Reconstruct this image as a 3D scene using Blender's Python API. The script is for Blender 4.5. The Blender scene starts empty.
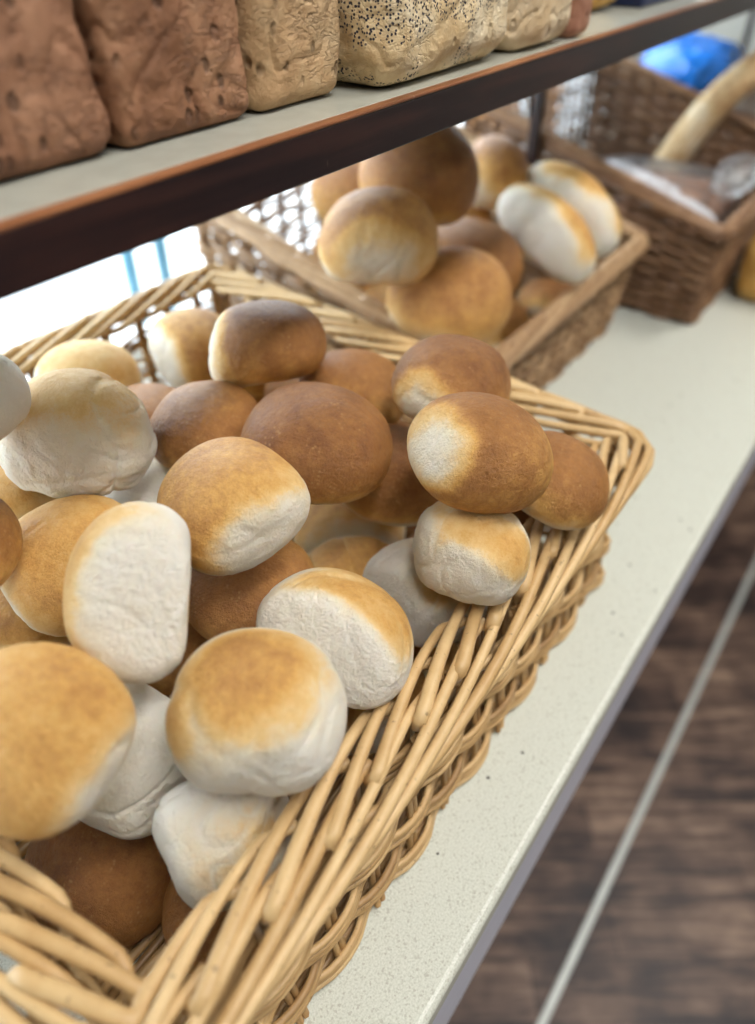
import bpy, bmesh, math
import numpy as np
from mathutils import Vector, Matrix, Quaternion

sc = bpy.context.scene
col = sc.collection
PI = math.pi
KEY, SKY, FSTOP, EXPO = 1., 7.0, 2.5, 0.

# ------------------------------------------------------------------ objects
def link(o, parent=None):
    col.objects.link(o)
    if parent: o.parent = parent
    return o

def mesh_obj(name, V, F, mat, parent=None, attrs=None, smooth=True, loc=None):
    me = bpy.data.meshes.new(name)
    V = np.asarray(V, dtype=float)
    me.from_pydata(V.tolist(), [], F.tolist() if hasattr(F, 'tolist') else F)
    if smooth: me.polygons.foreach_set('use_smooth', [True] * len(me.polygons))
    for k, a in (attrs or {}).items():
        at_ = me.attributes.new(k, 'FLOAT', 'POINT'); at_.data.foreach_set('value', np.asarray(a, dtype=np.float32))
    me.materials.append(mat); me.update()
    o = bpy.data.objects.new(name, me)
    if loc is not None: o.location = loc
    return link(o, parent)

def bm_obj(name, bm, mat, parent=None, smooth=False):
    me = bpy.data.meshes.new(name); bm.normal_update(); bm.to_mesh(me); bm.free()
    if smooth: me.polygons.foreach_set('use_smooth', [True] * len(me.polygons))
    me.materials.append(mat)
    return link(bpy.data.objects.new(name, me), parent)

def empty(name, loc):
    o = bpy.data.objects.new(name, None); o.location = loc; o.empty_display_size = .05
    return link(o)

def tag(o, label=None, cat=None, group=None, kind=None):
    if label: o['label'] = label
    if cat: o['category'] = cat
    if group: o['group'] = group
    if kind: o['kind'] = kind
    return o

def box_bm(x0, x1, y0, y1, z0, z1, bev=0., seg=3, bm=None):
    b = bm or bmesh.new()
    r = bmesh.ops.create_cube(b, size=1.)
    vs = r['verts']
    for v in vs:
        v.co = ((x0 + x1) / 2 + v.co.x * (x1 - x0), (y0 + y1) / 2 + v.co.y * (y1 - y0), (z0 + z1) / 2 + v.co.z * (z1 - z0))
    if bev > 0:
        es = list({e for v in vs for e in v.link_edges})
        bmesh.ops.bevel(b, geom=es, offset=bev, segments=seg, profile=.5, affect='EDGES')
    return b

# ------------------------------------------------------------------ noise
def sines(seed, freq, n=8):
    r = np.random.RandomState(seed); w = r.normal(size=(n, 3)); w /= np.linalg.norm(w, axis=1)[:, None]
    return w * freq * r.uniform(.6, 1.4, size=(n, 1)), r.uniform(0, 6.283, n)
def noi(P, seed, freq, n=8):
    w, ph = sines(seed, freq, n); return np.sin(P @ w.T + ph).sum(1) / math.sqrt(n)
def sstep(a, b, x):
    t = np.clip((x - a) / (b - a), 0, 1); return t * t * (3 - 2 * t)

# ------------------------------------------------------------------ node helper
class NT:
    def __init__(s, name):
        s.m = bpy.data.materials.new(name); s.m.use_nodes = True
        s.t = s.m.node_tree; s.n = s.t.nodes; s.b = s.n['Principled BSDF']; s.out = s.n['Material Output']
    def new(s, t, **kw):
        n = s.n.new(t)
        for k, v in kw.items():
            if hasattr(n, k) and not k.startswith('i_'): setattr(n, k, v)
        return n
    def l(s, a, b): s.t.links.new(a, b)
    def coord(s, which='Object', scale=(1, 1, 1), rot=(0, 0, 0)):
        c = s.new('ShaderNodeTexCoord'); m = s.new('ShaderNodeMapping')
        m.inputs['Scale'].default_value = scale; m.inputs['Rotation'].default_value = rot
        s.l(c.outputs[which], m.inputs['Vector']); return m.outputs[0]
    def noise(s, vec, scale, detail=4, rough=.55, dist=0.):
        n = s.new('ShaderNodeTexNoise'); n.inputs['Scale'].default_value = scale; n.inputs['Detail'].default_value = detail
        n.inputs['Roughness'].default_value = rough; n.inputs['Distortion'].default_value = dist
        if vec: s.l(vec, n.inputs['Vector'])
        return n.outputs['Fac']
    def voro(s, vec, scale, feature='F1', out='Distance', rnd=1.):
        n = s.new('ShaderNodeTexVoronoi'); n.feature = feature; n.inputs['Scale'].default_value = scale
        n.inputs['Randomness'].default_value = rnd
        if vec: s.l(vec, n.inputs['Vector'])
        return n.outputs[out]
    def ramp(s, fac, stops, interp='LINEAR'):
        n = s.new('ShaderNodeValToRGB'); n.color_ramp.interpolation = interp
        els = n.color_ramp.elements
        while len(els) > 1: els.remove(els[-1])
        for i, (p, c) in enumerate(stops):
            e = els[0] if i == 0 else els.new(p)
            e.position = p; e.color = (*c, 1) if len(c) == 3 else c
        if fac: s.l(fac, n.inputs[0])
        return n.outputs[0]
    def math(s, op, a, b=None, clamp=False):
        n = s.new('ShaderNodeMath'); n.operation = op; n.use_clamp = clamp
        for i, x in enumerate((a, b)):
            if x is None: continue
            if isinstance(x, (int, float)): n.inputs[i].default_value = x
            else: s.l(x, n.inputs[i])
        return n.outputs[0]
    def maprange(s, x, a, b, c, d):
        n = s.new('ShaderNodeMapRange'); s.l(x, n.inputs[0])
        for i, v in enumerate((a, b, c, d)): n.inputs[i + 1].default_value = v
        return n.outputs[0]
    def mix(s, fac, a, b, mode='MIX'):
        n = s.new('ShaderNodeMix'); n.data_type = 'RGBA'; n.blend_type = mode
        for sock, x in ((n.inputs[0], fac), (n.inputs[6], a), (n.inputs[7], b)):
            if isinstance(x, (int, float)): sock.default_value = x
            elif isinstance(x, tuple): sock.default_value = (*x, 1)
            else: s.l(x, sock)
        return n.outputs[2]
    def attr(s, name):
        n = s.new('ShaderNodeAttribute'); n.attribute_name = name; return n.outputs['Fac']
    def bump(s, h, strength=.3, dist=.001, prev=None):
        n = s.new('ShaderNodeBump'); n.inputs['Strength'].default_value = strength; n.inputs['Distance'].default_value = dist
        s.l(h, n.inputs['Height'])
        if prev: s.l(prev, n.inputs['Normal'])
        return n.outputs[0]
    def fin(s, color=None, rough=.5, normal=None, spec=.5, **kw):
        if isinstance(color, tuple): s.b.inputs['Base Color'].default_value = (*color, 1)
        elif color is not None: s.l(color, s.b.inputs['Base Color'])
        if isinstance(rough, (int, float)): s.b.inputs['Roughness'].default_value = rough
        else: s.l(rough, s.b.inputs['Roughness'])
        s.b.inputs['Specular IOR Level'].default_value = spec
        if normal: s.l(normal, s.b.inputs['Normal'])
        for k, v in kw.items(): s.b.inputs[k].default_value = v
        return s.m

# ------------------------------------------------------------------ materials
def m_bun():
    t = NT('bun_crust'); c = t.coord('Object')
    v = t.attr('crust'); cr = t.attr('crumb')
    n1 = t.noise(c, 45, 5, .62); n2 = t.noise(c, 190, 3); n3 = t.noise(c, 700, 3, .7)
    d = t.math('ADD', t.math('MULTIPLY', t.math('SUBTRACT', n1, .5), .42), t.math('MULTIPLY', t.math('SUBTRACT', n2, .5), .20))
    d = t.math('ADD', d, t.math('MULTIPLY', t.math('SUBTRACT', n3, .5), .20))
    amp = t.maprange(v, .0, .35, .25, 1.)
    vv = t.math('ADD', v, t.math('MULTIPLY', d, amp), True)
    colr = t.ramp(vv, [(0, (.775, .735, .655)), (.16, (.765, .68, .52)), (.36, (.76, .525, .235)), (.56, (.64, .355, .10)),
                       (.76, (.37, .165, .045)), (1., (.19, .072, .02))])
    bl = t.voro(c, 260); blm = t.maprange(bl, .0, .35, 1., 0.)
    spots = t.math('MULTIPLY', t.math('MULTIPLY', blm, t.maprange(t.noise(c, 55, 2), .52, .68, 0., 1.)), t.maprange(v, .35, .7, 0., .55))
    colr = t.mix(spots, colr, (.66, .42, .18))
    h = t.math('ADD', t.math('MULTIPLY', t.noise(c, 330, 5, .7), 1.2), t.math('MULTIPLY', t.noise(c, 120, 3), .7))
    bmp = t.bump(h, .85, .0022)
    hc = t.voro(c, 520); crs = t.math('MULTIPLY', hc, cr)
    bmp = t.bump(crs, .3, .001, bmp)
    rough = t.maprange(v, .1, .8, .72, .42)
    m = t.fin(colr, rough, bmp, .38)
    t.b.inputs['Subsurface Weight'].default_value = .12; t.b.inputs['Subsurface Radius'].default_value = (1., .55, .3)
    t.b.inputs['Subsurface Scale'].default_value = .006
    return m

def m_wicker(name, c0, c1, c2, rough=.42, tr=0.):
    t = NT(name); c = t.coord('Object'); v = t.attr('tone')
    n = t.noise(c, 60, 3); n2 = t.noise(c, 400, 2)
    f = t.math('ADD', v, t.math('MULTIPLY', t.math('SUBTRACT', n, .5), .55), True)
    colr = t.ramp(f, [(0, c0), (.5, c1), (1, c2)])
    sp = t.maprange(t.noise(c, 230, 2), .66, .74, 0., .55)
    colr = t.mix(sp, colr, tuple(x * .35 for x in c0))
    return t.fin(colr, rough, t.bump(t.math('ADD', n2, n), .18, .001), .45)

def m_loaf(name, stops, pit=.6, seeds=None, crack=1.):
    t = NT(name); c = t.coord('Object')
    n = t.noise(c, 14, 5, .6); n2 = t.noise(c, 75, 4)
    f = t.math('ADD', t.math('MULTIPLY', n, .7), t.math('MULTIPLY', n2, .3))
    f = t.maprange(f, .32, .68, 0., 1.)
    colr = t.ramp(f, stops)
    # pits and flecks of seed set in the crust
    cw = t.coord('Object', (1, 1, .65)); vo = t.voro(cw, 85)
    msk = t.maprange(t.noise(c, 30, 2), .46, .54, 0., 1.)
    pm = t.math('MULTIPLY', t.maprange(vo, .17, .27, 1., 0.), msk)
    colr = t.mix(t.math('MULTIPLY', pm, pit), colr, tuple(x * .22 for x in stops[0][1]))
    if seeds:
        vs = t.voro(c, 430); ms = t.maprange(vs, .30, .42, 1., 0.)
        a = t.attr('seed'); md = t.maprange(t.math('ADD', t.noise(c, 45, 3), a), 1.06, 1.14, 0., 1.)
        sm = t.math('MULTIPLY', ms, md)
        colr = t.mix(sm, colr, (.018, .02, .035))
    cr = t.math('ABSOLUTE', t.math('SUBTRACT', t.noise(t.coord('Object', (1, 1, 1.5)), 95, 3, .6, .3), .5))
    cr = t.maprange(cr, 0., .05, -1., 0.)
    crm = t.math('MULTIPLY', cr, t.maprange(t.noise(c, 24, 2), .42, .6, 0., 1.))
    h = t.math('ADD', t.math('MULTIPLY', t.noise(c, 110, 5, .7), 1.0), t.math('MULTIPLY', pm, -1.1))
    h = t.math('ADD', h, t.math('MULTIPLY', crm, .30))
    nn = t.bump(h, .75 * crack, .005)
    colr = t.mix(t.math('MULTIPLY', crm, -.22), colr, tuple(x * .35 for x in stops[0][1]))
    return t.fin(colr, .62, nn, .3)

def m_counter():
    t = NT('speckled_laminate'); c = t.coord('Object')
    n = t.noise(c, 700, 2); n2 = t.noise(c, 6, 3)
    b = t.ramp(n, [(.3, (.45, .46, .39)), (.5, (.56, .57, .495)), (.72, (.63, .64, .57))])
    vo = t.voro(c, 700, out='Color'); sp = t.new('ShaderNodeSeparateColor'); t.l(vo, sp.inputs[0])
    dk = t.maprange(sp.outputs[0], .90, .94, 0., .45)
    b = t.mix(dk, b, (.30, .28, .22))
    v2 = t.voro(c, 46); k = t.maprange(v2, .06, .085, 1., 0.)
    k = t.math('MULTIPLY', k, t.maprange(t.noise(c, 9, 2), .46, .5, 0., 1.))
    b = t.mix(k, b, (.03, .026, .02))
    return t.fin(b, .36, t.bump(n, .06, .0005), .45)

def m_planks():
    t = NT('dark_wood_planks'); R = (0, 0, math.radians(54))
    c = t.coord('Object', (1, 1, 1), R)
    br = t.new('ShaderNodeTexBrick'); t.l(c, br.inputs['Vector'])
    br.inputs['Scale'].default_value = 1; br.inputs['Brick Width'].default_value = .42; br.inputs['Row Height'].default_value = .095
    br.inputs['Mortar Size'].default_value = .0016; br.inputs['Color1'].default_value = (.25, .25, .25, 1); br.inputs['Color2'].default_value = (.9, .9, .9, 1)
    br.inputs['Mortar'].default_value = (.0, .0, .0, 1); br.offset = .37
    g = t.coord('Object', (1, 1, 1), R)
    mp = t.new('ShaderNodeMapping'); t.l(g, mp.inputs[0]); mp.inputs['Scale'].default_value = (3., 26, 3)
    gr = t.noise(mp.outputs[0], 1.5, 7, .65, .6)
    bl = t.noise(g, 9, 4)
    f = t.math('ADD', t.math('MULTIPLY', gr, .62), t.math('MULTIPLY', bl, .45))
    f = t.math('ADD', f, t.math('MULTIPLY', t.math('SUBTRACT', br.outputs['Color'], .55), .16))
    colr = t.ramp(f, [(.40, (.014, .008, .008)), (.50, (.060, .034, .026)), (.60, (.15, .092, .064)), (.72, (.30, .20, .14))])
    spk = t.maprange(t.voro(g, 7), .03, .05, 1., 0.)
    spk = t.math('MULTIPLY', spk, t.maprange(t.noise(g, 3.1, 1), .5, .55, 0., .75))
    colr = t.mix(spk, colr, (.55, .53, .5))
    return t.fin(colr, .45, t.bump(gr, .15, .002), .4)

def m_shelfwood(name, cs, gl=.4):
    t = NT(name); c = t.coord('Object', (3, 40, 40))
    g = t.noise(c, 1.3, 6, .6, .4); k = t.noise(t.coord('Object', (8, 30, 30)), 1., 3)
    f = t.math('ADD', t.math('MULTIPLY', g, .65), t.math('MULTIPLY', k, .35))
    colr = t.ramp(f, [(.34, cs[0]), (.52, cs[1]), (.68, cs[2])])
    sc_ = t.maprange(t.voro(t.coord('Object', (60, 14, 14)), 1.), .02, .05, 1., 0.)
    colr = t.mix(t.math('MULTIPLY', sc_, .5), colr, (.4, .3, .24))
    return t.fin(colr, gl, t.bump(g, .2, .002), .45)

def m_plain(name, c, rough=.5, spec=.5, var=.12, scale=30, bump=.1, **kw):
    t = NT(name); co = t.coord('Object'); n = t.noise(co, scale, 4)
    colr = t.ramp(n, [(.3, tuple(x * (1 - var) for x in c)), (.7, tuple(min(1, x * (1 + var)) for x in c))])
    return t.fin(colr, rough, t.bump(n, bump, .002), spec, **kw)

def m_film(name, tint=(1, 1, 1), haze=.05):
    t = NT(name); co = t.coord('Object')
    n = t.noise(co, 26, 4, .6, 1.2); bm_ = t.bump(n, .9, .012)
    gl = t.new('ShaderNodeBsdfGlossy'); gl.inputs['Roughness'].default_value = .28; t.l(bm_, gl.inputs['Normal'])
    tr = t.new('ShaderNodeBsdfTransparent'); tr.inputs[0].default_value = (*tint, 1)
    df = t.new('ShaderNodeBsdfDiffuse'); df.inputs[0].default_value = (.85, .86, .9, 1)
    fr = t.new('ShaderNodeFresnel'); fr.inputs[0].default_value = 1.22; t.l(bm_, fr.inputs['Normal'])
    m1 = t.new('ShaderNodeMixShader'); m1.inputs[0].default_value = haze; t.l(tr.outputs[0], m1.inputs[1]); t.l(df.outputs[0], m1.inputs[2])
    m2 = t.new('ShaderNodeMixShader'); t.l(fr.outputs[0], m2.inputs[0]); t.l(m1.outputs[0], m2.inputs[1]); t.l(gl.outputs[0], m2.inputs[2])
    t.l(m2.outputs[0], t.out.inputs['Surface']); t.n.remove(t.b)
    return t.m

def m_glass():
    t = NT('window_glass')
    gl = t.new('ShaderNodeBsdfGlossy'); gl.inputs['Roughness'].default_value = .02
    tr = t.new('ShaderNodeBsdfTransparent'); tr.inputs[0].default_value = (.95, .98, 1, 1)
    mx = t.new('ShaderNodeMixShader'); mx.inputs[0].default_value = .06
    t.l(tr.outputs[0], mx.inputs[1]); t.l(gl.outputs[0], mx.inputs[2]); t.l(mx.outputs[0], t.out.inputs['Surface']); t.n.remove(t.b)
    return t.m

BUN = m_bun()
W_GOLD = m_wicker('golden_willow', (.25, .135, .05), (.47, .29, .12), (.64, .45, .225))
W_BROWN = m_wicker('brown_willow', (.17, .09, .042), (.33, .195, .095), (.50, .335, .185))
W_DARK = m_wicker('dark_willow', (.085, .038, .018), (.19, .095, .045), (.33, .19, .1))
L_DARK = m_loaf('wholemeal_crust', [(0, (.10, .042, .022)), (.45, (.25, .115, .060)), (1, (.42, .22, .125))])
L_MID = m_loaf('malted_crust', [(0, (.12, .05, .024)), (.45, (.27, .125, .062)), (1, (.46, .255, .14))])
L_TAN = m_loaf('pale_malted_crust', [(0, (.30, .17, .075)), (.45, (.50, .32, .165)), (1, (.64, .47, .28))])
L_POPPY = m_loaf('poppy_crust', [(0, (.48, .29, .12)), (.45, (.68, .52, .30)), (1, (.78, .70, .53))], .15, seeds=True, crack=.7)
L_WHITE = m_loaf('floury_crust', [(0, (.46, .30, .15)), (.45, (.64, .48, .29)), (1, (.76, .65, .47))], .15, crack=.7)
L_PINK = m_loaf('reddish_crust', [(0, (.22, .085, .05)), (.5, (.38, .18, .11)), (1, (.5, .28, .18))], .3)
L_GOLD = m_loaf('golden_crust', [(0, (.42, .20, .04)), (.5, (.62, .36, .10)), (1, (.74, .52, .22))], .15, crack=.5)
L_STICK = m_loaf('stick_crust', [(0, (.34, .17, .06)), (.5, (.60, .42, .22)), (1, (.78, .68, .5))], .1, crack=.5)
COUNTER = m_counter(); PLANKS = m_planks()
SHELF_D = m_shelfwood('dark_varnished_wood', ((.006, .004, .006), (.016, .008, .009), (.045, .018, .015)), .34)
SHELF_E = m_shelfwood('worn_edge_wood', ((.10, .035, .014), (.24, .09, .035), (.42, .19, .08)), .4)
CAB = m_shelfwood('cabinet_wood', ((.02, .012, .01), (.05, .03, .024), (.09, .055, .04)), .5)
SHELFTOP = m_plain('shelf_laminate', (.40, .40, .34), .22, .5, .06, 60, .04)
EDGE = m_plain('edge_laminate', (.66, .68, .80), .3, .5, .04, 20, .02)
STEEL = m_plain('metal_strip', (.50, .52, .49), .45, .5, .08, 40, .05, Metallic=.35)
PAINT_W = m_plain('white_paint', (.82, .83, .84), .4, .5, .03)
WALLP = m_plain('wall_paint', (.30, .285, .25), .7, .3, .08, 4)
CEILP = m_plain('ceiling_paint', (.42, .41, .39), .8, .3, .03, 4)
BLUEBAG = m_plain('blue_plastic', (.02, .21, .74), .28, .6, .25, 18, .5)
NAVY = m_plain('navy_card', (.012, .022, .07), .5, .4, .2, 12)
BLUEPAINT = m_plain('pale_blue_paint', (.06, .22, .32), .5, .4, .1, 6)
BRICK = m_plain('orange_render', (.62, .30, .12), .8, .2, .15, 8)
FILM = m_film('clear_film'); FILM_GLARE = m_film('glare_film', (1, 1, 1), .5); GLASS = m_glass()  # the hazier film carries whitish glare in its colour
LAMP = NT('lamp_tube')
LAMP.b.inputs['Emission Color'].default_value = (1, .97, .92, 1); LAMP.b.inputs['Emission Strength'].default_value = 6
LAMP = LAMP.fin((.9, .9, .9), .4)

# ------------------------------------------------------------------ buns
_b = bmesh.new(); bmesh.ops.create_icosphere(_b, subdivisions=6, radius=1.); _b.verts.ensure_lookup_table()
ICO_V = np.array([v.co[:] for v in _b.verts]); ICO_F = np.array([[v.index for v in f.verts] for f in _b.faces]); _b.free()
ICO_V /= np.linalg.norm(ICO_V, axis=1)[:, None]

def radial(D, a, b, ct, cb, hb, tears, k=6.5, kb=11.):
    x, y, z = D.T; ph, pv = 2.2, 2.08
    c = np.where(z > 0, ct, cb)
    r0 = ((np.abs(x / a) ** ph + np.abs(y / b) ** ph) ** (pv / ph) + np.abs(z / c) ** pv) ** (-1 / pv)
    terms = [r0 ** -k]
    for n, d in tears: terms.append((np.maximum(D @ np.asarray(n), 1e-4) / d) ** k)
    S = sum(terms); r1 = S ** (-1 / k)
    A = r1 ** -kb; Bt = (np.maximum(-z, 1e-4) / hb) ** kb
    return (A + Bt) ** (-1 / kb), Bt / (A + Bt), [t / S for t in terms[1:]]

def make_bun(name, loc, q, dims, tears, z0, bake, seed, wr):
    a, b, ct, cb, hb = dims
    D = ICO_V
    r, mb, mt = radial(D, a, b, ct, cb, hb, tears)
    P0 = D * (r / a)[:, None]
    tear = np.zeros(len(D))
    for (n_, d_), _m in zip(tears, mt):
        tear = np.maximum(tear, sstep(.58, 1.0, (P0 @ np.asarray(n_)) * a / d_ + .045 * noi(P0, seed + 5, 6) + .02 * noi(P0, seed + 15, 16)))
    low = noi(D, seed, 2.0) * .026 + noi(D, seed + 1, 4.5) * .014
    warp = P0 + .20 * np.stack([noi(P0, seed + 11, 3.5), noi(P0, seed + 12, 3.5), noi(P0, seed + 13, 3.5)], 1)
    z = P0[:, 2]
    def crease(sd, fr, wd): return np.exp(-(noi(warp, sd, fr) / wd) ** 2)
    msk = sstep(-.5, .8, noi(P0, seed + 4, 2.6))
    c1 = crease(seed + 2, 3.6, .13) * msk; c2 = crease(seed + 30, 6.5, .16) * sstep(-.4, .8, noi(P0, seed + 31, 3.2)); c3 = crease(seed + 3, 11., .25)
    side = sstep(.40, -.05, z) * (1 - mb)
    pale = np.clip(side + tear, 0, 1)
    edge = 4 * mb * (1 - mb)
    disp = low - wr * (.030 * c1 + .018 * c2) - c3 * .009 * pale * (.5 + wr) + wr * .010 * noi(warp, seed + 6, 7.5) \
        + edge * (.012 + .022 * noi(P0, seed + 33, 13.)) * (.5 + .6 * wr) \
        + tear * (.018 * noi(P0 * np.array([1.2, 1.2, .6]), seed + 7, 7.) - .020 * crease(seed + 8, 6., .2) + .005 * noi(P0 * np.array([1.5, 1.5, .8]), seed + 9, 20))
    lip = 4 * tear * (1 - tear)
    disp = disp + .010 * lip
    rr = r * (1 + disp)
    V = D * rr[:, None]
    zz = z / (ct / a)
    lvl = zz + .26 * noi(P0, seed + 20, 3.0) + .09 * noi(warp, seed + 21, 8.) - .10 * wr * (c1 + c2)
    crust = .72 * sstep(z0 - .50, z0 + .55, lvl) + .28 * sstep(z0 + .0, 1.05, lvl)
    v = crust * bake
    under = sstep(.55, .95, mb)
    v = v * (1 - under) + under * (.30 + .42 * bake)
    v = v * (1 - tear) + .03 * tear
    v = np.clip(v, 0, 1)
    o = mesh_obj(name, V, ICO_F, BUN, None, {'crust': v, 'crumb': tear})
    o.rotation_mode = 'QUATERNION'; o.rotation_quaternion = Quaternion(q); o.location = loc
    return o

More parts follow.
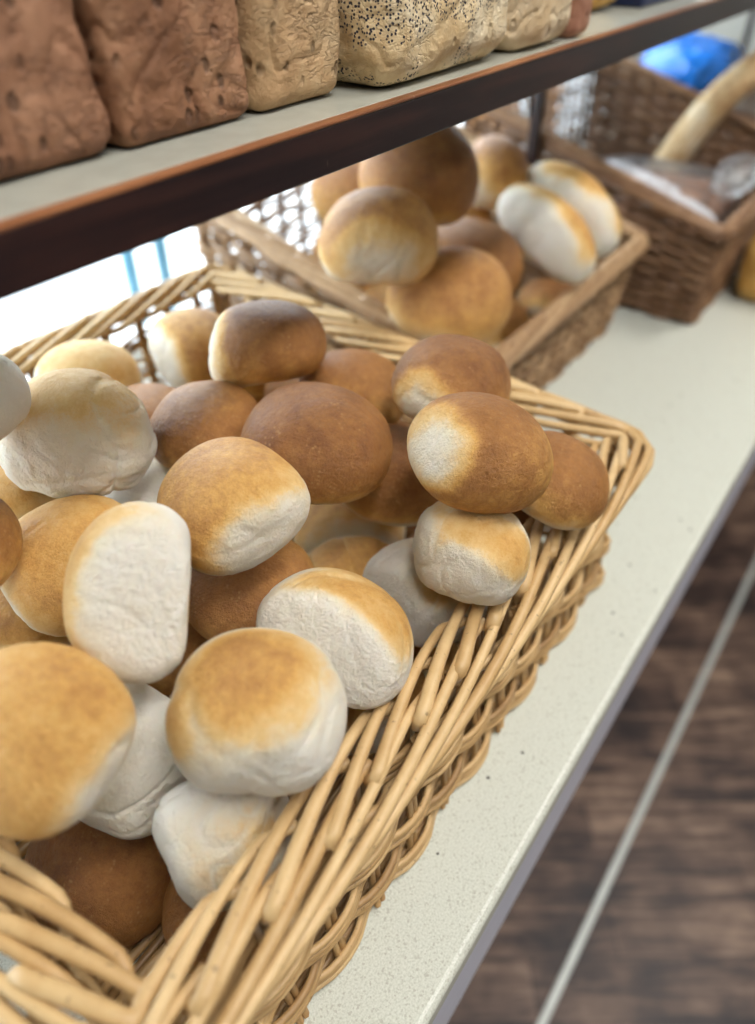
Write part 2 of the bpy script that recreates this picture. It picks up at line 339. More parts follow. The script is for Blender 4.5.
BUNS=[
 ('B1', [0.4077, 0.4116, 0.2585], [0.3497, 0.0427, 0.1746, 0.9195], [0.0537, 0.051, 0.0413, 0.0346, 0.0253], [([0.957, 0.0, 0.29], 0.0462)], -0.35, 0.95),
 ('B2', [0.349, 0.3056, 0.2355], [0.8528, 0.0552, 0.0411, -0.5177], [0.0562, 0.0517, 0.0418, 0.0351, 0.0256], [], -0.5, 0.92),
 ('B3', [0.3269, 0.4022, 0.2252], [0.8508, -0.0325, -0.0426, -0.5227], [0.0452, 0.0452, 0.0348, 0.0292, 0.0213], [], -0.5, 0.88),
 ('B4', [0.2488, 0.2954, 0.2469], [0.594, 0.0176, -0.1109, -0.7966], [0.0547, 0.0482, 0.0407, 0.0341, 0.025], [([0.977, -0.0, -0.214], 0.0471)], -0.15, 0.66),
 ('B5', [0.1577, 0.2753, 0.2565], [0.5237, 0.0589, -0.6167, -0.5847], [0.0534, 0.0508, 0.0398, 0.0333, 0.0244], [([1.0, 0.0, -0.003], 0.0353)], 0.1, 0.62),
 ('B6', [0.1744, 0.382, 0.2048], [0.1326, -0.1574, -0.2356, 0.9498], [0.0521, 0.0443, 0.0388, 0.0325, 0.0238], [([0.979, -0.0, -0.204], 0.0443)], -0.1, 0.6),
 ('B7', [0.2329, 0.4337, 0.2539], [0.3047, -0.1335, -0.0159, -0.9429], [0.0542, 0.0515, 0.0524, 0.044, 0.0321], [([0.98, 0.0, -0.2], 0.0499)], 0.15, 0.46),
 ('B8', [0.168, 0.4329, 0.3153], [0.5238, -0.0594, -0.1576, -0.835], [0.043, 0.0409, 0.0352, 0.0295, 0.0216], [([0.999, 0.0, 0.043], 0.0387)], 0.6, 0.4),
 ('B9', [0.3366, 0.5728, 0.2099], [0.8336, -0.1215, 0.0762, -0.5334], [0.0457, 0.0434, 0.0351, 0.0294, 0.0215], [], -0.1, 0.5),
 ('B10', [0.4335, 0.5373, 0.2007], [0.1091, 0.0373, -0.209, 0.9711], [0.049, 0.049, 0.0456, 0.0382, 0.0279], [([0.994, -0.0, -0.11], 0.0353)], -0.1, 0.7),
 ('B11', [0.3299, 0.4858, 0.1915], [0.8442, -0.0785, 0.0322, -0.5293], [0.0467, 0.0467, 0.0382, 0.0321, 0.0234], [], -0.4, 0.85),
 ('B12', [0.4643, 0.3599, 0.2052], [0.8401, -0.0594, 0.0786, -0.5334], [0.0513, 0.0487, 0.0394, 0.0331, 0.0242], [], -0.5, 0.85),
 ('B13', [0.4164, 0.2797, 0.1756], [0.8469, 0.0174, 0.0766, -0.5259], [0.0533, 0.0506, 0.041, 0.0344, 0.0251], [], -0.5, 0.92),
 ('B14', [0.4528, 0.2531, 0.2559], [0.0156, -0.0591, 0.0204, -0.9979], [0.0502, 0.0462, 0.0374, 0.0313, 0.0229], [([1.0, -0.0, -0.009], 0.0542)], -0.5, 0.92),
 ('B15', [0.3755, 0.1827, 0.2632], [0.2911, 0.0755, -0.1531, 0.9413], [0.0513, 0.0441, 0.0382, 0.032, 0.0234], [([0.927, 0.0, 0.375], 0.0513)], -0.45, 0.85),
 ('B16', [0.4468, 0.1505, 0.2093], [0.8396, 0.1076, 0.1509, -0.5105], [0.0424, 0.0424, 0.0326, 0.0274, 0.02], [], -0.5, 0.85),
 ('B17', [0.3457, 0.1699, 0.2019], [0.1553, -0.0725, 0.031, -0.9847], [0.0472, 0.0434, 0.0363, 0.0304, 0.0222], [([0.99, 0.0, -0.14], 0.0378), ([0.464, -0.886, 0.004], 0.0401)], 0.35, 0.52),
 ('B18', [0.3457, 0.2032, 0.1374], [0.108, 0.0649, -0.1122, 0.9857], [0.0492, 0.0467, 0.0366, 0.0307, 0.0224], [([1.0, 0.0, 0.011], 0.0369), ([0.581, 0.814, -0.003], 0.0394)], 0.8, 0.45),
 ('B19', [0.3491, 0.2763, 0.0972], [0.8533, 0.0514, 0.032, -0.5179], [0.0509, 0.0484, 0.0417, 0.0349, 0.0255], [], 0.2, 0.62),
 ('B20', [0.254, 0.2955, 0.165], [0.8525, 0.0186, -0.0627, -0.5186], [0.0478, 0.0454, 0.0367, 0.0308, 0.0225], [], -0.5, 0.85),
 ('B21', [0.2367, 0.202, 0.1923], [0.1148, -0.2717, 0.1511, -0.9435], [0.057, 0.0525, 0.0396, 0.0332, 0.0243], [([1.0, 0.0, -0.023], 0.0342)], 0.42, 0.58),
 ('B22', [0.1544, 0.1919, 0.2114], [0.3097, -0.0352, 0.0151, -0.9501], [0.05, 0.0475, 0.0446, 0.0374, 0.0273], [([0.98, -0.0, -0.2], 0.044)], 0.5, 0.66),
 ('B23', [0.0708, 0.258, 0.2386], [0.7211, 0.2764, -0.0373, -0.6343], [0.048, 0.0451, 0.0321, 0.027, 0.0197], [([0.994, 0.0, -0.109], 0.048)], -0.5, 0.6),
 ('B24', [0.1146, 0.2709, 0.1514], [0.6631, 0.426, -0.3508, -0.5057], [0.0517, 0.0491, 0.0385, 0.0323, 0.0236], [([0.859, 0.0, 0.512], 0.0414)], 0.75, 0.42),
 ('B25', [0.1155, 0.1943, 0.1359], [0.1952, -0.0982, -0.5134, 0.8299], [0.0438, 0.0416, 0.0326, 0.0273, 0.02], [([0.992, -0.0, 0.126], 0.0328)], 0.55, 0.5),
 ('B26', [0.079, 0.2863, 0.0466], [0.8552, 0.2038, -0.0092, -0.4764], [0.0532, 0.0505, 0.0396, 0.0332, 0.0242], [], -0.5, 0.95),
 ('B27', [0.1102, 0.1994, 0.0415], [0.8477, 0.1341, 0.1125, -0.5007], [0.0432, 0.041, 0.0354, 0.0296, 0.0217], [], -0.4, 0.88),
 ('B28', [0.2757, 0.2036, 0.0784], [0.4162, -0.0035, 0.0505, -0.9079], [0.0484, 0.0459, 0.0372, 0.0312, 0.0228], [([0.999, 0.0, -0.046], 0.0411)], 0.15, 0.66),
 ('B30', [0.1122, 0.4063, 0.257], [0.8458, 0.0443, 0.097, -0.5228], [0.0452, 0.0429, 0.037, 0.031, 0.0227], [], -0.4, 0.85),
 ('B31', [0.2763, 0.4127, 0.168], [0.7075, 0.0878, 0.0399, -0.7001], [0.0493, 0.0468, 0.0404, 0.0338, 0.0247], [([0.509, -0.0, 0.861], 0.0345)], 0.9, 0.3),
 ('B32', [0.418, 0.332, 0.0853], [0.2831, 0.0229, 0.0612, -0.9569], [0.054, 0.0513, 0.0415, 0.0348, 0.0254], [([0.896, 0.0, 0.445], 0.0432)], 0.1, 0.7),
 ('B34', [0.1862, 0.4901, 0.2008], [0.8475, -0.0077, 0.0571, -0.5276], [0.0497, 0.0472, 0.0382, 0.032, 0.0234], [], 0.1, 0.6),
 ('B35', [0.3453, 0.2065, 0.0453], [0.1211, 0.0125, 0.0642, -0.9905], [0.041, 0.0389, 0.0315, 0.0264, 0.0193], [([0.919, -0.0, 0.394], 0.0328)], 0.3, 0.55),
 ('B36', [0.1474, 0.4282, 0.1513], [0.8555, 0.0949, 0.0176, -0.5088], [0.0479, 0.0455, 0.0369, 0.0309, 0.0226], [], -0.1, 0.7),
 ('C1', [0.6291, 0.4511, 0.2717], [0.316, -0.1165, -0.0091, -0.9415], [0.0672, 0.0625, 0.0567, 0.0475, 0.0347], [([0.973, -0.0, -0.231], 0.0699)], -0.35, 0.8),
 ('C2', [0.7507, 0.4805, 0.3042], [0.8442, 0.0269, 0.0998, -0.5261], [0.0697, 0.0662, 0.0648, 0.0543, 0.0397], [], -0.6, 0.92),
 ('C2b', [0.7955, 0.5941, 0.26], [0.8451, -0.1053, -0.0691, -0.5195], [0.0643, 0.0611, 0.0558, 0.0468, 0.0342], [], -0.5, 0.85),
 ('C3', [0.7059, 0.4039, 0.1961], [0.8499, 0.1088, -0.1029, -0.5052], [0.0726, 0.0653, 0.0522, 0.0438, 0.032], [], -0.35, 0.74),
 ('C4', [0.844, 0.4532, 0.184], [0.8554, 0.1617, 0.0386, -0.4905], [0.068, 0.0646, 0.0523, 0.0439, 0.0321], [], -0.5, 0.85),
 ('C5', [0.918, 0.3889, 0.2123], [0.0491, 0.1717, -0.2324, 0.9561], [0.0399, 0.0798, 0.047, 0.0394, 0.0288], [([0.979, -0.0, -0.202], 0.0303)], 0.3, 0.6),
 ('C6', [0.9899, 0.3866, 0.226], [0.0491, 0.1717, -0.2324, 0.9561], [0.04, 0.0799, 0.0471, 0.0395, 0.0288], [([0.979, -0.0, -0.202], 0.0303)], 0.3, 0.6),
 ('C7', [0.9823, 0.5054, 0.2473], [0.8449, -0.0263, 0.0663, -0.5301], [0.0471, 0.0672, 0.0554, 0.0465, 0.034], [], -0.3, 0.82),
 ('F3', [0.15, 0.3891, 0.077], [0.2665, 0.205, 0.0148, 0.9417], [0.0487, 0.0462, 0.038, 0.0312, 0.0234], [], -0.45, 0.8012063043277264),
 ('F6', [0.2446, 0.44, 0.085], [0.2965, -0.2208, -0.1418, 0.9183], [0.0453, 0.043, 0.0353, 0.029, 0.0217], [], -0.45, 0.9256054639690352),
 ('F13', [0.2194, 0.3452, 0.109], [0.1419, -0.0933, -0.0771, 0.9825], [0.044, 0.0418, 0.0343, 0.0281, 0.0211], [], -0.45, 0.8407883087324814),
 ('F15', [0.5084, 0.5743, 0.109], [0.7858, 0.205, 0.2389, 0.5324], [0.0454, 0.0431, 0.0354, 0.029, 0.0218], [], -0.45, 0.9165310472100984),
 ('F16', [0.0802, 0.5323, 0.101], [0.3649, -0.0722, 0.3353, -0.8656], [0.0432, 0.0411, 0.0337, 0.0277, 0.0208], [], -0.45, 0.7206769029532141),
 ('F18', [0.4399, 0.2318, 0.085], [0.5282, -0.0177, 0.1165, 0.8409], [0.0474, 0.0451, 0.037, 0.0304, 0.0228], [], -0.45, 0.8187409797932149),
 ('F20', [0.2122, 0.2286, 0.125], [0.9561, -0.2835, 0.0393, 0.0631], [0.0463, 0.044, 0.0361, 0.0296, 0.0222], [], -0.45, 0.8910522111118995),
 ('F25', [0.1588, 0.4996, 0.101], [0.6661, 0.1704, -0.1862, -0.7018], [0.0431, 0.041, 0.0336, 0.0276, 0.0207], [], -0.45, 0.8782579748317615),
 ('F26', [0.5072, 0.311, 0.045], [0.9965, -0.0348, -0.0762, -0.0075], [0.0444, 0.0422, 0.0346, 0.0284, 0.0213], [], -0.45, 0.9406686363769009),
 ('F27', [0.4949, 0.4428, 0.165], [0.5775, -0.1028, -0.0125, 0.8098], [0.0431, 0.0409, 0.0336, 0.0276, 0.0207], [], -0.45, 0.8494062327731882),
 ('F28', [0.4445, 0.4425, 0.053], [0.8146, 0.0851, -0.3758, -0.4335], [0.0465, 0.0441, 0.0362, 0.0297, 0.0223], [], -0.45, 0.8986100537172073),
 ('F30', [0.204, 0.5964, 0.165], [0.472, 0.3183, -0.0095, 0.8221], [0.0482, 0.0458, 0.0376, 0.0309, 0.0232], [], -0.45, 0.8224269173137622),
 ('F31', [0.4777, 0.3412, 0.141], [0.4957, 0.0692, 0.0201, 0.8655], [0.0432, 0.041, 0.0337, 0.0276, 0.0207], [], -0.45, 0.8686319436347137),
 ('F34', [0.107, 0.515, 0.157], [0.4869, 0.0909, -0.1157, 0.861], [0.0436, 0.0414, 0.034, 0.0279, 0.0209], [], -0.45, 0.7140084391888056),
 ('F35', [0.4884, 0.2049, 0.157], [0.9011, 0.1307, -0.1025, 0.4004], [0.0474, 0.045, 0.0369, 0.0303, 0.0227], [], -0.45, 0.8688487633305124),
 ('F36', [0.0795, 0.3598, 0.133], [0.0833, 0.2454, 0.2138, 0.9419], [0.0434, 0.0413, 0.0339, 0.0278, 0.0209], [], -0.45, 0.9064699374099383),
 ('F37', [0.5111, 0.5366, 0.157], [0.3402, 0.1042, -0.1817, 0.9167], [0.0426, 0.0405, 0.0332, 0.0273, 0.0204], [], -0.45, 0.8060028486872213),
 ('F39', [0.0747, 0.4429, 0.109], [0.0921, 0.0656, -0.0563, 0.992], [0.0439, 0.0417, 0.0343, 0.0281, 0.0211], [], -0.45, 0.7333351981829631),
 ('G1', [0.9779, 0.4725, 0.045], [0.1939, -0.1411, 0.0656, -0.9686], [0.0527, 0.05, 0.0411, 0.0337, 0.0253], [], -0.45, 0.791451712653134),
 ('G5', [1.0521, 0.5956, 0.157], [0.4832, -0.057, -0.1279, -0.8642], [0.0524, 0.0498, 0.0409, 0.0335, 0.0251], [], -0.45, 0.7484475563544024),
 ('G6', [1.0396, 0.4595, 0.157], [0.7549, 0.0517, 0.271, -0.595], [0.0515, 0.049, 0.0402, 0.033, 0.0247], [], -0.45, 0.8635229115494932),
 ('G7', [0.8256, 0.6779, 0.101], [0.0854, -0.0184, 0.1072, 0.9904], [0.057, 0.0541, 0.0444, 0.0365, 0.0273], [], -0.45, 0.7514253283896957),
 ('G8', [0.7954, 0.6134, 0.165], [0.9843, 0.1095, 0.0273, -0.1354], [0.0573, 0.0544, 0.0447, 0.0367, 0.0275], [], -0.45, 0.7953259294390231),
 ('G10', [1.0613, 0.4241, 0.053], [0.3963, -0.1737, 0.0381, -0.9008], [0.0512, 0.0487, 0.0399, 0.0328, 0.0246], [], -0.45, 0.8540889350478831),
 ('G13', [0.8504, 0.4553, 0.061], [0.3509, -0.22, -0.1932, -0.8895], [0.0559, 0.0531, 0.0436, 0.0358, 0.0268], [], -0.45, 0.7262937132819884),
 ('G14', [0.7491, 0.5234, 0.117], [0.9594, 0.1534, -0.0687, -0.2265], [0.0548, 0.0521, 0.0428, 0.0351, 0.0263], [], -0.45, 0.7088035568766997),
]


LAB = {

'B1': 'dark brown bun perched highest at the back of the pile, pale spot at its end',
'B2': 'large smooth brown bun with rounded dome, directly below the perched dark bun',
'B3': 'round brown bun peeping out left of the large smooth brown bun',
'B4': 'golden bun with a white pulled edge at lower right, above the upright white-faced bun',
'B5': 'bun standing on edge, its broad white torn face turned to the viewer',
'B6': 'tan flattish bun tucked behind the left side of the upright white-faced bun',
'B7': 'pale wrinkled bun with creased beige top, highest at the left of the pile',
'B8': 'whitish bun cut off by the left photo edge, beside the pale wrinkled bun',
'B9': 'pinkish backlit bun near the window, behind the pale wrinkled bun',
'B10': 'backlit bun leaning near the back rim of the basket, white patch on its side',
'B11': 'brown backlit bun between the pale wrinkled bun and the small round brown one',
'B12': 'brown bun against the far rim, half hidden behind the large smooth brown bun',
'B13': 'dark brown bun wedged right behind and below the large smooth brown bun',
'B14': 'brown bun with a small round white spot, resting at the far end of the pile',
'B15': 'shiny brown bun with a big oval white patch on its left end',
'B16': 'plain brown bun against the far corner of the basket rim',
'B17': 'cream bun with light gold top, upper of the pale stacked pair by the front rim',
'B18': 'pale ragged bun, lower one of the stacked pair by the front rim',
'B19': 'small yellowish folded bun between the cream pair and the slanted white bun',
'B20': 'brown bun under the golden bun with the white edge',
'B21': 'slanted oblong bun with white torn side and gold ridge, leaning towards the front rim',
'B22': 'big golden-topped bun with ragged white lower side, in the middle of the near pile',
'B23': 'broad flat golden bun at the left edge, nearest the viewer',
'B24': 'white creased bun half covered by the broad flat golden bun',
'B25': 'cream and white folded bun below the big golden-topped bun',
'B26': 'dark brown bun at the bottom of the near corner of the basket',
'B27': 'small tan bun deep in the near corner, beside the front rim',
'B28': 'tan bun beneath the slanted oblong bun, close to the front wall of the basket',
'B30': 'brown bun at the left photo edge, below the whitish cut-off bun',
'B31': 'small white bit of bun showing under the pale wrinkled bun',
'B32': 'greyish bun in the dark hollow under the large smooth brown bun',
'B33': 'bun in shadow below the plain brown corner bun',
'B34': 'rosy bun at the left photo edge behind the tan flattish bun',
'B35': 'pale bun low against the front rim under the stacked pair',
'B36': 'dark tan bun in the gap below the tan flattish bun',
'C1': 'large golden roll with white underside, at the near end of the second basket',
'C2': 'big brown roll at the top of the second basket, just under the shelf',
'C2b': 'brown roll behind the large golden roll, left under the shelf',
'C3': 'flat golden disc-shaped roll lowest at the front of the second basket',
'C4': 'brown roll in the middle of the second basket, behind the flat disc-shaped one',
'C5': 'long white-sided finger roll nearer to the front of the second basket',
'C6': 'long white-sided finger roll nearest the far end of the second basket',
'C7': 'brown oblong roll behind the two finger rolls',
}
WR = {'B7': 1.7, 'B24': 1.8, 'B25': 1.6, 'B17': 1.1, 'B18': 1.6, 'B22': 1.0, 'B23': .8, 'B6': .6, 'B4': .45, 'B5': .5, 'B19': 1.5, 'B21': .6, 'B8': .8, 'B26': .6}
DEEP = {'F': 'brown bun buried in the dark gaps under the heap in the front basket',
        'G': 'brown roll buried in the dark gaps under the others in the second basket'}
for i, (key, loc, q, dims, tears, z0, bake) in enumerate(BUNS):
    small = key[0] in 'CG'
    o = make_bun('bread_roll' if small else 'bread_bun', loc, q, dims, tears, z0, bake, 100 + 37 * i, WR.get(key, .25))
    deep = key[0] in DEEP
    tag(o, DEEP[key[0]] if deep else LAB[key], 'bread roll' if small else 'bun',
        ('rolls' if small else 'buns') + (' buried at the bottom of ' if deep else ' heaped in ') + ('the second basket' if small else 'the front basket'))

# ------------------------------------------------------------------ wicker baskets
def tube(path, rad, sides=6, closed=False):
    P = np.asarray(path, float); n = len(P)
    r = np.broadcast_to(np.asarray(rad, float), (n,))
    T = (np.roll(P, -1, 0) - np.roll(P, 1, 0)) if closed else np.gradient(P, axis=0)
    T /= np.maximum(np.linalg.norm(T, axis=1), 1e-9)[:, None]
    ref = np.where(np.abs(T[:, 2:3]) > .9, np.array([[1., 0, 0]]), np.array([[0, 0, 1.]]))
    A = np.cross(T, ref); A /= np.maximum(np.linalg.norm(A, axis=1), 1e-9)[:, None]
    for i in range(1, n):
        if A[i] @ A[i - 1] < 0: A[i] = -A[i]
    B = np.cross(T, A)
    th = np.arange(sides) * 2 * PI / sides
    V = (P[:, None, :] + r[:, None, None] * (np.cos(th)[None, :, None] * A[:, None, :] + np.sin(th)[None, :, None] * B[:, None, :])).reshape(-1, 3)
    m = n if closed else n - 1
    i = np.repeat(np.arange(m), sides); j = np.tile(np.arange(sides), m); i2 = (i + 1) % n; j2 = (j + 1) % sides
    F = np.stack([i * sides + j, i2 * sides + j, i2 * sides + j2, i * sides + j2], 1).tolist()
    if not closed:
        F.append(list(range(sides))[::-1]); F.append([(n - 1) * sides + k for k in range(sides)])
    return V, F

class Bundle:
    def __init__(s): s.V = []; s.F = []; s.t = []; s.n = 0
    def add(s, path, rad, tone, sides=6, closed=False):
        V, F = tube(path, rad, sides, closed)
        s.F += [[k + s.n for k in f] for f in F]; s.V.append(V); s.t.append(np.full(len(V), tone)); s.n += len(V)
    def build(s, name, mat, parent, org):
        return mesh_obj(name, np.concatenate(s.V) - org, s.F, mat, parent, {'tone': np.concatenate(s.t)})

def rect_loop(x0, x1, y0, y1, rc, step):
    pts = []
    L = [((x0 + rc, y0), (x1 - rc, y0), (x1 - rc, y0 + rc), -PI / 2), ((x1, y0 + rc), (x1, y1 - rc), (x1 - rc, y1 - rc), 0.),
         ((x1 - rc, y1), (x0 + rc, y1), (x0 + rc, y1 - rc), PI / 2), ((x0, y1 - rc), (x0, y0 + rc), (x0 + rc, y0 + rc), PI)]
    for a, b, c, a0 in L:
        a = np.array(a); b = np.array(b); n = max(2, int(np.linalg.norm(b - a) / .004))
        pts += [a + (b - a) * k / n for k in range(n)]
        pts += [np.array(c) + rc * np.array([math.cos(a0 + t), math.sin(a0 + t)]) for t in np.linspace(0, PI / 2, 7)[:-1]]
    P = np.array(pts); d = np.linalg.norm(np.roll(P, -1, 0) - P, axis=1); s = np.concatenate([[0], np.cumsum(d)])
    P2 = np.vstack([P, P[:1]]); tot = s[-1]
    N = int(round(tot / step)); u = np.arange(N) * tot / N
    return np.stack([np.interp(u, s, P2[:, 0]), np.interp(u, s, P2[:, 1])], 1), tot

def basket(label, rim, base, hf, mat, seed, sp=.045, pitch=.0062, rw=.0027, rb=.0046, A=.025, B=.0135, group=3, gap=.004, bside=8, top_gap=.004):
    rng = np.random.RandomState(seed)
    x0, x1, y0, y1 = rim; bx0, bx1, by0, by1 = base
    org = np.array([(bx0 + bx1) / 2, (by0 + by1) / 2, 0.])
    root = empty('wicker_basket', org); tag(root, label, 'basket', 'wicker bread baskets along the counter')
    tot = rect_loop(x0, x1, y0, y1, .006, .01)[1]
    ns = 2 * int(round(tot / sp / 2)); per = 6
    RL, tot = rect_loop(x0, x1, y0, y1, .006, tot / (ns * per)); N = len(RL)
    u = np.arange(N) * tot / N; sp = tot / ns
    tg = np.roll(RL, -1, 0) - np.roll(RL, 1, 0); tg /= np.linalg.norm(tg, axis=1)[:, None]
    nr = np.stack([tg[:, 1], -tg[:, 0]], 1)
    BL = np.stack([bx0 + (RL[:, 0] - x0) / (x1 - x0) * (bx1 - bx0), by0 + (RL[:, 1] - y0) / (y1 - y0) * (by1 - by0)], 1)
    def at_(uu, q, off=0., dz=0.):
        uu = np.asarray(uu) % tot; q = np.asarray(q, float)
        def I(c): return np.interp(uu, np.append(u, tot), np.append(c, c[0]))
        rx, ry, nx, ny, qx, qy = I(RL[:, 0]), I(RL[:, 1]), I(nr[:, 0]), I(nr[:, 1]), I(BL[:, 0]), I(BL[:, 1])
        return np.stack([qx + (rx - qx) * q + nx * off, qy + (ry - qy) * q + ny * off, (hf(rx, ry) - B) * q + dz + 0 * rx], -1)
    # woven wall
    w = Bundle()
    zt = hf((x0 + x1) / 2, (y0 + y1) / 2)
    k = 0; zc = .007; ph = 0
    while zc < zt - 2 * B - top_gap:
        for g in range(group):
            if zc >= zt - 2 * B - top_gap: break
            q = zc / (zt - B)
            uu = np.arange(N) * tot / N
            wav = np.sin(PI * uu / sp + PI * ph); off = (rw + .0018) * np.sign(wav) * np.abs(wav) ** .7
            jit = .0011 * np.sin(2 * PI * uu / tot * rng.randint(3, 9) + rng.uniform(0, 6)) + .0007 * np.sin(2 * PI * uu / tot * rng.randint(14, 30) + rng.uniform(0, 6))
            w.add(at_(uu, q, off, jit), rw * rng.uniform(.86, 1.12), rng.uniform(.15, .85), 6, True)
            zc += pitch
        zc += gap; ph ^= 1
    w.build('woven_wall', mat, root, org)
    # upright stakes, pairs
    st = Bundle()
    for i in range(ns):
        uc = (i + .5) * sp + rng.uniform(-.002, .002)
        for d in (-.0028, .0028):
            qs = np.linspace(0.02, 1.0, 9)
            st.add(at_(np.full(9, uc + d) , qs, .0015 * np.sin(qs * 9 + i)), .0026, rng.uniform(.1, .6), 6)
    st.build('stakes', mat, root, org)
    # plaited border
    bd = Bundle()
    def rope(u0, th0, th1, L, n, grow):
        th = np.radians(np.linspace(th0, th1, n)); uu = u0 + np.linspace(0, L, n)
        rr = grow
        P = at_(uu, 1., 0., 0.)
        uu_ = uu % tot
        nx = np.interp(uu_, np.append(u, tot), np.append(nr[:, 0], nr[0, 0])); ny = np.interp(uu_, np.append(u, tot), np.append(nr[:, 1], nr[0, 1]))
        la = (A * np.cos(th)) * rr + .003
        P = P + np.stack([nx * la, ny * la, B * np.sin(th) * rr], 1)
        return P
    nb = int(round(tot / (sp * 1.45))); sb = tot / nb
    for i in range(nb):
        u0 = i * sb + rng.uniform(-.003, .003)
        n = 40; t = np.linspace(0, 1, n)
        grow = 1.0 - .55 * sstep(.86, 1., t) - .45 * sstep(.10, 0., t)
        bd.add(rope(u0, -48 + rng.uniform(-6, 6), 102, sp * 6.6, n, grow), rb * rng.uniform(.92, 1.12) * (1 - .2 * t), rng.uniform(.3, 1.), bside)
    nk = int(round(tot / sp)); sk = tot / nk
    for i in range(nk):
        u0 = (i + .5) * sk + rng.uniform(-.004, .004)
        n = 28; t = np.linspace(0, 1, n)
        P = rope(u0, 70 + rng.uniform(-5, 5), 172, sp * 3.1, n, 1.10 - .12 * t - .4 * sstep(.85, 1., t))
        c0 = at_([u0 + .010], 1., .006, -.012); c1 = at_([u0 - .0005], 1., .009, B * .55); 
        P = np.vstack([c0, c1, P])
        bd.add(P, rb * rng.uniform(.95, 1.18) * np.concatenate([[.8, 1.], 1 - .3 * t]), rng.uniform(.45, 1.), bside)
    bd.build('plaited_border', mat, root, org)
    # corner posts
    for (cx_, cy_, kx, ky) in ((x0, y0, bx0, by0), (x1, y0, bx1, by0), (x1, y1, bx1, by1), (x0, y1, bx0, by1)):
        sx = 1 if cx_ == x0 else -1; sy = 1 if cy_ == y0 else -1
        c = Bundle(); zz = np.linspace(.004, hf(cx_, cy_) - B, 6); f = zz / zz[-1]
        c.add(np.stack([kx + (cx_ - kx) * f + sx * .009, ky + (cy_ - ky) * f + sy * .009, zz], 1), .0055, rng.uniform(.2, .6), 8)
        c.build('corner_post', mat, root, org)
    bs = Bundle(); yy = np.arange(by0 + .006, by1 - .004, .0068)
    xs = np.linspace(bx0 + .004, bx1 - .004, 24)
    for i, y in enumerate(yy):
        bs.add(np.stack([xs, np.full(24, y), .0058 + .0018 * np.sin(np.arange(24) * PI / 2 + PI * (i % 2))], 1), .0034, rng.uniform(.1, .6), 5)
    bs.build('woven_base', mat, root, org)
    return root

basket('golden willow basket heaped with buns, nearest on the counter', (.0165, .593, .143, .672), (.025, .582, .1295, .645),
       lambda x, y: .172 + (y - .128) / .544 * .034, W_GOLD, 3)
basket('brown willow basket of rolls with a tall sloping back, just beyond the front basket', (.652, 1.162, .335, .765), (.672, 1.15, .352, .758),
       lambda x, y: .152 + np.maximum(y - .335, 0) * .31, W_BROWN, 5, sp=.045, A=.011, B=.011, rb=.0040, pitch=.0060, rw=.0027, group=2, gap=.0018, bside=6)
basket('dark wicker basket holding a bagged loaf, third along the counter', (1.215, 1.76, .232, .70), (1.232, 1.745, .242, .69),
       lambda x, y: .168 + np.maximum(y - .232, 0) * .30, W_DARK, 7, sp=.042, A=.010, B=.010, rb=.0038, pitch=.0056, rw=.0027, group=2, gap=.0008, bside=6)
basket('dark wicker basket with a blue bag in it, farthest along the counter', (1.80, 2.30, .232, .70), (1.815, 2.285, .242, .69),
       lambda x, y: .168 + np.maximum(y - .232, 0) * .22, W_DARK, 9, sp=.055, A=.012, B=.011, rb=.0042, pitch=.0078, rw=.0035, group=2, gap=.002, bside=5)

# ------------------------------------------------------------------ loaves
def loaf(name, x0, x1, y0, y1, z0, h, mat, seed, rc=.016, taper=.05, dome=.02, rough=.0022, seedy=None, n=64, rz=0.):
    w, d = x1 - x0, y1 - y0
    b = bmesh.new(); bmesh.ops.create_cube(b, size=2.); bmesh.ops.subdivide_edges(b, edges=b.edges[:], cuts=n, use_grid_fill=True)
    b.verts.ensure_lookup_table()
    C = np.array([v.co[:] for v in b.verts]); F = [[v.index for v in f.verts] for f in b.faces]; b.free()
    hw = np.array([w / 2, d / 2, h / 2]); P = C * hw
    q = np.clip(P, -(hw - rc), hw - rc); dd = P - q; L = np.linalg.norm(dd, axis=1)
    nrm = np.where(L[:, None] > 1e-9, dd / np.maximum(L, 1e-9)[:, None], C)
    P = np.where(L[:, None] > 1e-9, q + rc * nrm, P)
    f = P[:, 2] / h + .5
    tp = 1 - taper * (1 - f); P[:, 0] *= tp; P[:, 1] *= tp
    P[:, 2] += sstep(.6, 1, f) * dome * (1 - (P[:, 0] / hw[0]) ** 2) * (1 - .5 * (P[:, 1] / hw[1]) ** 2)
    S = P * 30
    dsp = rough * (.7 * noi(S, seed, 1.) + .5 * noi(S, seed + 1, 2.6) + .5 * noi(S, seed + 2, 7.)) - rough * .9 * np.exp(-(noi(S + .3 * noi(S, seed + 4, 4.)[:, None], seed + 3, 5.) / .12) ** 2)
    P = P + nrm * (dsp * sstep(.0, .06, f))[:, None]
    P[:, 2] += h / 2
    at_ = {}
    if seedy is not None: at_['seed'] = seedy(P, f, seed)
    o = mesh_obj(name, P, F, mat, None, at_)
    o.location = ((x0 + x1) / 2, (y0 + y1) / 2, z0); o.rotation_euler.z = rz
    return o

